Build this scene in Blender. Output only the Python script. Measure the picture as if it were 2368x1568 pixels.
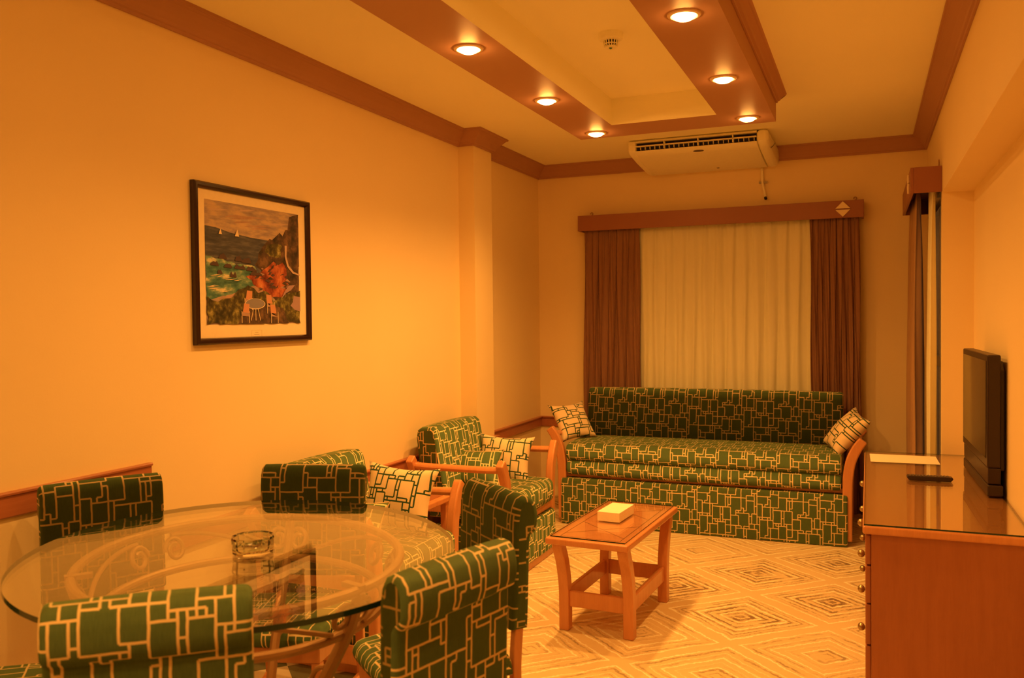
import bpy, bmesh, math, random
from mathutils import Vector, Matrix
random.seed(7)
PI = math.pi
for o in list(bpy.data.objects):
    bpy.data.objects.remove(o, do_unlink=True)
SC = bpy.context.scene
COL = SC.collection

# ------------------------------------------------------------------ camera, world, exposure
W_PX, H_PX = 2368, 1568
CAM_YAW, CAM_PITCH, CAM_ROLL, F_PX, CAM_H = 22.55, 1.42, -0.65, 1986.0, 1.4

def make_camera():
    y, p, r = (math.radians(v) for v in (CAM_YAW, CAM_PITCH, CAM_ROLL))
    f = Vector((-math.sin(y)*math.cos(p), math.cos(y)*math.cos(p), -math.sin(p)))
    rt = Vector((math.cos(y), math.sin(y), 0)); up = rt.cross(f)
    R = math.cos(r)*rt + math.sin(r)*up
    U = -math.sin(r)*rt + math.cos(r)*up
    m = Matrix(((R.x, U.x, -f.x), (R.y, U.y, -f.y), (R.z, U.z, -f.z))).to_4x4()
    m.translation = Vector((0, 0, CAM_H))
    cd = bpy.data.cameras.new('camera'); cd.sensor_width = 36.0
    cd.lens = F_PX/W_PX*36.0
    cd.dof.use_dof = True; cd.dof.focus_distance = 4.0; cd.dof.aperture_fstop = 4.5
    cd.clip_start = 0.02
    co = bpy.data.objects.new('camera', cd); COL.objects.link(co); co.matrix_world = m
    SC.camera = co
make_camera()

SC.view_settings.view_transform = 'Standard'
SC.view_settings.look = 'None'
SC.view_settings.gamma = 1.0
SC.view_settings.use_curve_mapping = False
SC.view_settings.exposure = 0.23
try:
    SC.cycles.use_denoising = True
    SC.cycles.use_adaptive_sampling = True
    SC.cycles.adaptive_threshold = 0.04
    SC.cycles.max_bounces = 10
    SC.cycles.diffuse_bounces = 6
    SC.cycles.transparent_max_bounces = 20
    SC.cycles.caustics_reflective = False
    SC.cycles.caustics_refractive = False
except Exception:
    pass
wd = bpy.data.worlds.new('world'); SC.world = wd; wd.use_nodes = True
wd.node_tree.nodes['Background'].inputs[0].default_value = (0.30, 0.27, 0.17, 1)
wd.node_tree.nodes['Background'].inputs[1].default_value = 0.22

LAMP_COLOR = (1.0, 0.43, 0.078)
LAMP_WATTS = (46.0, 23.0)  # left row, right row;                       # each downlight's reflector beam
BULB_GLOW = (155.0, 95.0)

# ------------------------------------------------------------------ room numbers (metres)
XL, XR, XRR = -2.38, 0.357, 0.505          # left wall, right wall, recessed right wall
YB, YN, YP = 6.30, -1.50, 5.03             # back wall, near wall behind the viewer, pier face
ZC = 2.567                                 # ceiling
PIER_X, PIER_Y0, PIER_Y1 = -2.271, 4.88, 5.15

# ------------------------------------------------------------------ node helpers
def new_mat(name):
    m = bpy.data.materials.new(name); m.use_nodes = True
    nt = m.node_tree
    return m, nt, nt.nodes['Principled BSDF']

def setp(b, **k):
    names = dict(color='Base Color', rough='Roughness', metal='Metallic', spec='Specular IOR Level', coat='Coat Weight',
                 coat_rough='Coat Roughness', sheen='Sheen Weight', sheen_rough='Sheen Roughness', sheen_tint='Sheen Tint',
                 trans='Transmission Weight', ior='IOR', ecol='Emission Color', estr='Emission Strength', alpha='Alpha')
    for q, v in k.items():
        i = b.inputs.get(names[q])
        if i is not None:
            if isinstance(v, (tuple, list)) and len(v) == 3: v = (*v, 1)
            i.default_value = v

class NT:
    """tiny wrapper for building node graphs"""
    def __init__(s, nt): s.nt = nt
    def n(s, t, **props):
        nd = s.nt.nodes.new(t)
        for k, v in props.items(): setattr(nd, k, v)
        return nd
    def link(s, a, b): s.nt.links.new(a, b)
    def put(s, sock, v):
        if isinstance(v, bpy.types.NodeSocket): s.link(v, sock)
        else: sock.default_value = v
    def math(s, op, a, b=None, c=None):
        nd = s.n('ShaderNodeMath', operation=op)
        for i, v in enumerate((a, b, c)):
            if v is not None: s.put(nd.inputs[i], v)
        return nd.outputs[0]
    def vmath(s, op, a, b=None, c=None):
        nd = s.n('ShaderNodeVectorMath', operation=op)
        for i, v in enumerate((a, b, c)):
            if v is not None: s.put(nd.inputs[i], v)
        return nd.outputs[0]
    def mixf(s, f, a, b):
        nd = s.n('ShaderNodeMix', data_type='FLOAT'); s.put(nd.inputs[0], f); s.put(nd.inputs[2], a); s.put(nd.inputs[3], b)
        return nd.outputs[0]
    def mixc(s, f, a, b, blend='MIX'):
        nd = s.n('ShaderNodeMix', data_type='RGBA', blend_type=blend); s.put(nd.inputs[0], f)
        for i, v in ((6, a), (7, b)):
            if isinstance(v, tuple) and len(v) == 3: v = (*v, 1)
            s.put(nd.inputs[i], v)
        return nd.outputs[2]
    def noise(s, vec, scale, detail=2.0, rough=0.5):
        nd = s.n('ShaderNodeTexNoise'); nd.inputs['Scale'].default_value = scale
        nd.inputs['Detail'].default_value = detail; nd.inputs['Roughness'].default_value = rough
        if vec is not None: s.link(vec, nd.inputs['Vector'])
        return nd
    def ramp(s, fac, stops, interp='LINEAR'):
        nd = s.n('ShaderNodeValToRGB'); cr = nd.color_ramp; cr.interpolation = interp
        while len(cr.elements) < len(stops): cr.elements.new(0.5)
        for e, (p, c) in zip(cr.elements, stops):
            e.position = p; e.color = (*c, 1) if len(c) == 3 else c
        s.put(nd.inputs[0], fac)
        return nd.outputs[0]

def mat_paint(name, color, rough=0.6, bump=0.15, scale=140, spec=0.25, var=0.04):
    m, nt, b = new_mat(name); g = NT(nt)
    tc = g.n('ShaderNodeTexCoord').outputs['Object']
    n1 = g.noise(tc, scale, 3)
    n2 = g.noise(tc, 1.7, 2)
    c = g.mixc(n2.outputs[0], tuple(v*(1-var) for v in color), tuple(min(1, v*(1+var)) for v in color))
    g.link(c, b.inputs['Base Color'])
    bp = g.n('ShaderNodeBump'); bp.inputs['Strength'].default_value = bump; bp.inputs['Distance'].default_value = 0.0015
    g.link(n1.outputs[0], bp.inputs['Height']); g.link(bp.outputs[0], b.inputs['Normal'])
    setp(b, rough=rough, spec=spec)
    return m

def mat_plain(name, color, rough=0.5, metal=0.0, spec=0.5, coat=0.0):
    m, nt, b = new_mat(name); g = NT(nt)
    tc = g.n('ShaderNodeTexCoord').outputs['Object']
    n = g.noise(tc, 60, 2)
    c = g.mixc(n.outputs[0], tuple(v*0.95 for v in color), tuple(min(1, v*1.05) for v in color))
    g.link(c, b.inputs['Base Color'])
    setp(b, rough=rough, metal=metal, spec=spec, coat=coat, coat_rough=0.1)
    return m

def mat_wood(name, c1, c2, rough=0.35, coat=0.3, stretch=(30, 30, 3)):
    m, nt, b = new_mat(name); g = NT(nt)
    tc = g.n('ShaderNodeTexCoord').outputs['Object']
    v = g.vmath('MULTIPLY', tc, stretch)
    n = g.noise(v, 1.0, 5, 0.6)
    n2 = g.noise(v, 6.0, 3, 0.6)
    f = g.math('ADD', g.math('MULTIPLY', n.outputs[0], 0.7), g.math('MULTIPLY', n2.outputs[0], 0.3))
    c = g.ramp(f, [(0.3, c1), (0.7, c2)])
    g.link(c, b.inputs['Base Color'])
    bp = g.n('ShaderNodeBump'); bp.inputs['Strength'].default_value = 0.05; bp.inputs['Distance'].default_value = 0.001
    g.link(n2.outputs[0], bp.inputs['Height']); g.link(bp.outputs[0], b.inputs['Normal'])
    setp(b, rough=rough, coat=coat, coat_rough=0.12)
    return m

# overlapping outlined rectangles of the upholstery: (centre x, centre y, half width, half height), painted in this order
CELL, NCX, NCY = 0.0160, 23, 22
def packed_edges():
    """the repeat is packed with rectangles of mixed size; returns bit masks of the cell borders that carry a gold line"""
    rnd = random.Random(31); ids = [[-1]*NCX for _ in range(NCY)]; cnt = 0
    def fits(x, y, w, h): return all(ids[(y+b) % NCY][(x+a) % NCX] < 0 for a in range(w) for b in range(h))
    cells = [(x, y) for y in range(NCY) for x in range(NCX)]; rnd.shuffle(cells)
    for sizes, want in ((((3, 5), (4, 6), (3, 6), (4, 5)), 11), (((3, 4), (2, 4), (4, 3), (3, 5)), 14), (((2, 3), (2, 2), (1, 3), (3, 2)), 24), (((1, 2), (2, 1), (1, 3)), 999), (((1, 1),), 999)):
        k = 0
        for x, y in cells:
            if k >= want: break
            w, h = rnd.choice(sizes)
            if fits(x, y, w, h):
                for a in range(w):
                    for b in range(h): ids[(y+b) % NCY][(x+a) % NCX] = cnt
                cnt += 1; k += 1
    # lone cells join a neighbour so that L shapes appear, as if one rectangle lay over another
    for y in range(NCY):
        for x in range(NCX):
            n = sum(r.count(ids[y][x]) for r in ids)
            if n <= 2 and rnd.random() < .75: 
                v = ids[y][x]; t = ids[(y+1) % NCY][x] if rnd.random() < .5 else ids[y][(x+1) % NCX]
                for r in ids:
                    for q in range(NCX):
                        if r[q] == v: r[q] = t
    V = [sum((ids[y][x] != ids[y][x-1]) << x for x in range(NCX)) for y in range(NCY)]      # left border of cell x in row y
    Hh = [sum((ids[y][x] != ids[y-1][x]) << y for y in range(NCY)) for x in range(NCX)]     # lower border of cell y in column x
    return V, Hh

def fabric_group(width):
    nm = 'upholstery pattern %.4f' % width
    if nm in bpy.data.node_groups: return bpy.data.node_groups[nm]
    gr = bpy.data.node_groups.new(nm, 'ShaderNodeTree')
    gr.interface.new_socket('Vector', in_out='INPUT', socket_type='NodeSocketVector')
    gr.interface.new_socket('Line', in_out='OUTPUT', socket_type='NodeSocketFloat')
    g = NT(gr)
    vin = g.n('NodeGroupInput').outputs[0]
    V, Hh = packed_edges()
    T = width/CELL
    sp = g.n('ShaderNodeSeparateXYZ'); g.link(g.vmath('SCALE', vin), sp.inputs[0]); sp.inputs[0].links[0].from_node.inputs[3].default_value = 1/CELL
    x, y = sp.outputs[0], sp.outputs[1]
    def table(vals, idx, n):
        pos = g.math('DIVIDE', g.math('ADD', idx, 0.5), float(n))
        nd = g.n('ShaderNodeValToRGB'); cr = nd.color_ramp; cr.interpolation = 'CONSTANT'
        while len(cr.elements) < n: cr.elements.new(1.0)
        for k, e in enumerate(cr.elements):
            e.position = k/n; f = vals[k]
            e.color = ((f >> 12)/4096.0, ((f >> 6) & 63)/64.0, (f & 63)/64.0, 1)
        g.link(pos, nd.inputs[0])
        s3 = g.n('ShaderNodeSeparateColor'); g.link(nd.outputs[0], s3.inputs[0])
        r = [g.math('FLOOR', g.math('ADD', g.math('MULTIPLY', s3.outputs[k], q), 0.5)) for k, q in ((0, 4096.0), (1, 64.0), (2, 64.0))]
        return g.math('ADD', g.math('ADD', g.math('MULTIPLY', r[0], 4096.0), g.math('MULTIPLY', r[1], 64.0)), r[2])
    def lines(a, na, b, nb, tab):
        ia = g.math('FLOOR', g.math('ADD', a, 0.5))
        dist = g.math('ABSOLUTE', g.math('SUBTRACT', a, ia))
        bit = g.math('FLOORED_MODULO', ia, float(na))
        row = g.math('FLOORED_MODULO', g.math('FLOOR', b), float(nb))
        mask = table(tab, row, nb)
        on = g.math('FLOORED_MODULO', g.math('FLOOR', g.math('ADD', g.math('DIVIDE', mask, g.math('POWER', 2.0, bit)), 0.0001)), 2.0)
        return g.math('MULTIPLY', g.math('LESS_THAN', dist, T), g.math('GREATER_THAN', on, 0.5))
    val = g.math('MAXIMUM', lines(x, NCX, y, NCY, V), lines(y, NCY, x, NCX, Hh))
    go = g.n('NodeGroupOutput'); g.link(val, go.inputs[0])
    return gr

def mat_fabric(name, ground, ground2, line, sheen=0.6, velvet=True, nap=0.0, width=0.0026):
    m, nt, b = new_mat(name); g = NT(nt)
    uv = g.n('ShaderNodeUVMap'); uv.uv_map = 'UVMap'
    oi = g.n('ShaderNodeObjectInfo')
    wob = g.noise(uv.outputs[0], 35, 1)
    off = g.vmath('SCALE', g.vmath('SUBTRACT', wob.outputs['Color'], (.5, .5, .5))); off.node.inputs[3].default_value = 0.003
    v = g.vmath('ADD', uv.outputs[0], off)
    shift = g.n('ShaderNodeCombineXYZ'); g.link(oi.outputs['Random'], shift.inputs[0]); g.link(g.math('MULTIPLY', oi.outputs['Random'], 3.7), shift.inputs[1])
    v = g.vmath('ADD', v, shift.outputs[0])
    gp = g.n('ShaderNodeGroup'); gp.node_tree = fabric_group(width); g.link(v, gp.inputs[0])
    st = g.vmath('MULTIPLY', uv.outputs[0], (420, 40, 1))
    n = g.noise(st, 1.0, 2)
    n3 = g.noise(uv.outputs[0], 9, 2)
    gc = g.mixc(g.math('ADD', g.math('MULTIPLY', n.outputs[0], 0.6), g.math('MULTIPLY', n3.outputs[0], 0.4)), ground, ground2)
    c = g.mixc(gp.outputs[0], gc, line)
    g.link(c, b.inputs['Base Color'])
    bp = g.n('ShaderNodeBump'); bp.inputs['Strength'].default_value = 0.35; bp.inputs['Distance'].default_value = 0.002
    if velvet: bp.invert = True
    if nap:
        # pile of the velvet lies along the cloth: lean the shading normal along the warp
        tg = g.n('ShaderNodeTangent', direction_type='UV_MAP'); tg.uv_map = 'UVMap'
        geo = g.n('ShaderNodeNewGeometry')
        bt = g.vmath('CROSS_PRODUCT', geo.outputs['Normal'], tg.outputs[0])
        lean = g.vmath('SCALE', bt); lean.node.inputs[3].default_value = nap
        g.link(g.vmath('NORMALIZE', g.vmath('ADD', geo.outputs['Normal'], lean)), bp.inputs['Normal'])
    g.link(gp.outputs[0], bp.inputs['Height']); g.link(bp.outputs[0], b.inputs['Normal'])
    setp(b, rough=0.75, spec=0.2, sheen=sheen, sheen_rough=0.35, sheen_tint=tuple(min(1, v*2.2+.04) for v in ground2))
    return m

def mat_thin_glass(name, tint, rough=0.01, f0=0.05, power=4.4):
    """flat plate glass: straight see-through with an angle-dependent mirror on top"""
    m, nt, b = new_mat(name); nt.nodes.remove(b); g = NT(nt)
    out = nt.nodes['Material Output']
    geo = g.n('ShaderNodeNewGeometry')
    dt = g.n('ShaderNodeVectorMath', operation='DOT_PRODUCT')
    g.link(geo.outputs['Normal'], dt.inputs[0]); g.link(geo.outputs['Incoming'], dt.inputs[1])
    ca = g.math('ABSOLUTE', dt.outputs['Value'])
    f = g.math('ADD', f0, g.math('MULTIPLY', 1-f0, g.math('POWER', g.math('SUBTRACT', 1.0, ca), power)))
    tr = g.n('ShaderNodeBsdfTransparent'); tr.inputs[0].default_value = (*tint, 1)
    gl = g.n('ShaderNodeBsdfGlossy'); gl.inputs['Roughness'].default_value = rough; gl.inputs[0].default_value = (1, 1, 1, 1)
    mx = g.n('ShaderNodeMixShader'); g.link(f, mx.inputs[0]); g.link(tr.outputs[0], mx.inputs[1]); g.link(gl.outputs[0], mx.inputs[2])
    g.link(mx.outputs[0], out.inputs[0])
    return m

def mat_cloth(name, c1, c2, transl=0.25, transp=0.0):
    m, nt, b = new_mat(name); nt.nodes.remove(b); g = NT(nt)
    out = nt.nodes['Material Output']
    tc = g.n('ShaderNodeTexCoord').outputs['Object']
    n = g.noise(g.vmath('MULTIPLY', tc, (60, 60, 8)), 1, 2)
    c = g.mixc(n.outputs[0], c1, c2)
    df = g.n('ShaderNodeBsdfDiffuse'); g.link(c, df.inputs[0])
    tl = g.n('ShaderNodeBsdfTranslucent'); g.link(c, tl.inputs[0])
    mx = g.n('ShaderNodeMixShader'); mx.inputs[0].default_value = transl
    g.link(df.outputs[0], mx.inputs[1]); g.link(tl.outputs[0], mx.inputs[2])
    s = mx.outputs[0]
    if transp > 0:
        tp = g.n('ShaderNodeBsdfTransparent')
        m2 = g.n('ShaderNodeMixShader'); m2.inputs[0].default_value = transp
        g.link(s, m2.inputs[1]); g.link(tp.outputs[0], m2.inputs[2]); s = m2.outputs[0]
    g.link(s, out.inputs[0])
    return m

def mat_emit(name, color, strength):
    m, nt, b = new_mat(name); nt.nodes.remove(b); g = NT(nt)
    e = g.n('ShaderNodeEmission'); e.inputs[0].default_value = (*color, 1); e.inputs[1].default_value = strength
    g.link(e.outputs[0], nt.nodes['Material Output'].inputs[0])
    return m

def mat_carpet():
    m, nt, b = new_mat('carpet diamonds'); g = NT(nt)
    tc = g.n('ShaderNodeTexCoord').outputs['Object']
    # hand-tufted wobble of every outline
    wob = g.noise(tc, 9, 3, 0.6)
    o = g.vmath('SCALE', g.vmath('SUBTRACT', wob.outputs['Color'], (.5, .5, .5))); o.node.inputs[3].default_value = 0.036
    wob2 = g.noise(tc, 70, 2, 0.6)
    o2 = g.vmath('SCALE', g.vmath('SUBTRACT', wob2.outputs['Color'], (.5, .5, .5))); o2.node.inputs[3].default_value = 0.018
    p = g.vmath('ADD', g.vmath('ADD', tc, o), o2)
    sp = g.n('ShaderNodeSeparateXYZ'); g.link(p, sp.inputs[0])
    x = g.math('DIVIDE', g.math('ADD', sp.outputs[0], 0.547), 0.77)
    y = g.math('DIVIDE', g.math('SUBTRACT', sp.outputs[1], 4.038), 0.708)
    u = g.math('ADD', x, y); v = g.math('SUBTRACT', x, y)
    u = g.math('ADD', u, 0.5); v = g.math('ADD', v, 0.5)
    iu = g.math('FLOOR', u); iv = g.math('FLOOR', v)
    fu = g.math('ABSOLUTE', g.math('SUBTRACT', g.math('FRACT', u), 0.5))
    fv = g.math('ABSOLUTE', g.math('SUBTRACT', g.math('FRACT', v), 0.5))
    d = g.math('MULTIPLY', g.math('MAXIMUM', fu, fv), 2.0)      # 0 centre .. 1 edge of the diamond
    cell = g.n('ShaderNodeCombineXYZ'); g.link(iu, cell.inputs[0]); g.link(iv, cell.inputs[1])
    wn = g.n('ShaderNodeTexWhiteNoise', noise_dimensions='2D'); g.link(cell.outputs[0], wn.inputs[0])
    rnd = wn.outputs[0]
    base = (0.86, 0.70, 0.43); tan = (0.74, 0.57, 0.33); white = (1.0, 0.97, 0.76); dark = (0.24, 0.15, 0.09)
    dd = g.math('ADD', d, g.math('MULTIPLY', g.math('SUBTRACT', rnd, 0.5), 0.03))
    def bands(L, soft=.012):
        st = [(0.0, (0, 0, 0))] if L[0][0] > 0 else []
        for a, b_, k in L:
            if a > 0: st += [(a, (0, 0, 0)), (a+soft, (k, k, k))]
            else: st += [(0.0, (k, k, k))]
            st += [(b_-soft, (k, k, k)), (b_, (0, 0, 0))]
        return g.ramp(dd, st)
    dk1 = bands([(.06, .10, .75), (.155, .215, .9), (.33, .36, .4), (.60, .64, .6), (.765, .82, .85)])
    dk2 = bands([(0.0, .085, .85), (.12, .215, .95), (.275, .335, .85), (.405, .475, .9), (.575, .63, .8), (.70, .745, .7), (.79, .82, .6)])
    wt = bands([(.228, .266, 1), (.395, .415, .6), (.515, .558, 1), (.665, .690, .7), (.850, .895, 1)], .008)
    pick = g.math('GREATER_THAN', rnd, 0.55)
    dk = g.mixf(pick, g.math('MULTIPLY', dk1, 0.75), dk2)
    br1 = g.noise(tc, 8.5, 4, 0.7); br2 = g.noise(tc, 6.0, 2, 0.5)
    m1 = g.ramp(br1.outputs[0], [(0.40, (0.08, 0.08, 0.08)), (0.56, (1, 1, 1))])
    m2 = g.ramp(br2.outputs[0], [(0.34, (0.45, 0.45, 0.45)), (0.48, (1, 1, 1))])
    big = g.noise(tc, 2.2, 2)
    c = g.mixc(big.outputs[0], base, tan)
    c = g.mixc(g.math('MULTIPLY', dk, m1), c, dark)
    c = g.mixc(g.math('MULTIPLY', wt, m2), c, white)
    fine = g.noise(tc, 900, 2)
    c = g.mixc(0.35, c, g.mixc(fine.outputs[0], (0.5, 0.5, 0.5), (1, 1, 1)), 'MULTIPLY')
    g.link(c, b.inputs['Base Color'])
    bp = g.n('ShaderNodeBump'); bp.inputs['Strength'].default_value = 0.5; bp.inputs['Distance'].default_value = 0.004
    h = g.math('ADD', g.math('ADD', g.math('MULTIPLY', fine.outputs[0], 0.5), wob2.outputs[0]), g.math('MULTIPLY', wt, 0.25))
    g.link(h, bp.inputs['Height']); g.link(bp.outputs[0], b.inputs['Normal'])
    setp(b, rough=0.9, spec=0.1, sheen=0.2)
    return m

def mat_tiles():
    m, nt, b = new_mat('floor tiles'); g = NT(nt)
    tc = g.n('ShaderNodeTexCoord').outputs['Object']
    mp = g.n('ShaderNodeMapping'); mp.inputs['Rotation'].default_value = (0, 0, math.radians(45)); g.link(tc, mp.inputs[0])
    ck = g.n('ShaderNodeTexChecker'); ck.inputs['Scale'].default_value = 6.5
    ck.inputs[1].default_value = (0.88, 0.80, 0.62, 1); ck.inputs[2].default_value = (0.20, 0.22, 0.14, 1)
    g.link(mp.outputs[0], ck.inputs[0])
    n = g.noise(tc, 14, 4)
    c = g.mixc(0.25, ck.outputs[0], g.mixc(n.outputs[0], (.6, .6, .6), (1, 1, 1)), 'MULTIPLY')
    g.link(c, b.inputs['Base Color']); setp(b, rough=0.25)
    return m

def mat_noise_ramp(name, stops, scale, detail=5, stretch=(1, 1, 1), rough=0.35):
    m, nt, b = new_mat(name); g = NT(nt)
    tc = g.n('ShaderNodeTexCoord').outputs['Object']
    n = g.noise(g.vmath('MULTIPLY', tc, stretch), scale, detail, 0.62)
    g.link(g.ramp(n.outputs[0], stops), b.inputs['Base Color'])
    setp(b, rough=rough, spec=0.3)
    return m

M = {}
M['wall'] = mat_paint('cream wall paint', (0.88, 0.73, 0.46), 0.55)
M['ceil'] = mat_paint('cream ceiling paint', (0.96, 0.93, 0.72), 0.7, 0.05)
M['brown'] = mat_paint('brown gloss paint', (0.46, 0.25, 0.18), 0.5, 0.10, 60, 0.3, 0.08)
M['pelmet'] = mat_paint('dark brown gloss paint', (0.31, 0.125, 0.085), 0.4, 0.10, 60, 0.35, 0.08)
M['wood'] = mat_wood('orange beech', (0.54, 0.225, 0.09), (0.66, 0.30, 0.135))
M['cab'] = mat_wood('cherry laminate', (0.33, 0.11, 0.048), (0.39, 0.138, 0.062), 0.42, 0.15)
M['rail'] = mat_wood('red brown timber', (0.36, 0.12, 0.06), (0.46, 0.17, 0.09), 0.4, 0.2, (30, 3, 30))
M['inlay'] = mat_plain('dark inlay line', (0.12, 0.05, 0.02), 0.5)
GREEN = ((0.050, 0.095, 0.040), (0.135, 0.215, 0.085), (0.84, 0.66, 0.38), 0.38, True)
M['green'] = mat_fabric('green velvet with gold rectangles, pile upwards', *GREEN, 0.60)
M['green_dimmed'] = mat_fabric('green velvet with gold rectangles, pile upright', *GREEN, -0.30)  # normal leaned down to darken the sofa base in place of weaker light
M['green_down'] = mat_fabric('green velvet with gold rectangles, pile downwards', *GREEN, -1.25)
M['cream'] = mat_fabric('cream cloth with green rectangles', (0.75, 0.60, 0.42), (0.85, 0.70, 0.50), (0.03, 0.085, 0.045), 0.2, False, 0.0, 0.0033)
M['piping'] = mat_plain('gold piping cord', (0.70, 0.52, 0.30), 0.6)
M['glass'] = mat_thin_glass('plate glass', (0.955, 0.975, 0.945))
M['glass_plain'] = mat_thin_glass('thin clear glass', (0.985, 0.99, 0.98), 0.01, 0.03, 6.5)
M['glass_edge'] = mat_plain('green glass edge', (0.01, 0.035, 0.02), 0.15)
M['iron'] = mat_plain('bronze painted iron', (0.42, 0.24, 0.12), 0.4, 0.3)
M['brass'] = mat_plain('antique brass', (0.42, 0.32, 0.18), 0.28, 0.9)
M['black'] = mat_plain('black plastic', (0.025, 0.012, 0.012), 0.35)
M['screen'] = mat_plain('dark screen', (0.008, 0.004, 0.004), 0.08, 0, 0.6)
M['key'] = mat_plain('remote keys', (0.16, 0.12, 0.10), 0.5)
M['paper'] = mat_plain('cream paper', (0.88, 0.80, 0.66), 0.7)
M['box'] = mat_plain('pale card', (0.92, 0.88, 0.72), 0.6)
M['white'] = mat_plain('aged white plastic', (0.94, 0.90, 0.70), 0.35)
M['dark'] = mat_plain('dark opening', (0.012, 0.008, 0.006), 0.6)
M['greydot'] = mat_plain('grey badge', (0.10, 0.08, 0.07), 0.3)
M['led'] = mat_plain('green plastic lens', (0.03, 0.20, 0.05), 0.2)
M['drape'] = mat_cloth('brown drape', (0.27, 0.14, 0.10), (0.34, 0.19, 0.14), 0.10)
M['sheer'] = mat_cloth('sheer cream voile', (0.92, 0.89, 0.68), (0.97, 0.95, 0.78), 0.22, 0.05)
M['drape2'] = mat_cloth('tan drape', (0.50, 0.32, 0.20), (0.56, 0.36, 0.23), 0.15)
M['alu'] = mat_plain('aluminium', (0.75, 0.75, 0.74), 0.3, 0.8)
M['frame'] = mat_plain('dark lacquered wood', (0.022, 0.005, 0.005), 0.22, 0, 0.5, 0.3)
M['mount'] = mat_plain('cream card mount', (0.86, 0.74, 0.54), 0.5)
m_, nt_, b_ = new_mat('moulded clear glass'); setp(b_, color=(0.97, 0.98, 0.93), rough=0.02, trans=1.0, ior=1.5)
M['crystal'] = m_
M['bulb'] = [mat_emit('glowing lamp', LAMP_COLOR, q) for q in BULB_GLOW]
M['bulb_dim'] = mat_emit('weaker glowing lamp', LAMP_COLOR, 70.0)
M['ring'] = mat_plain('lamp trim', (0.75, 0.55, 0.40), 0.35)
M['carpet'] = mat_carpet()
M['tile'] = mat_tiles()
M['steel'] = mat_plain('grey pipe', (0.45, 0.40, 0.34), 0.5)

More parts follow.
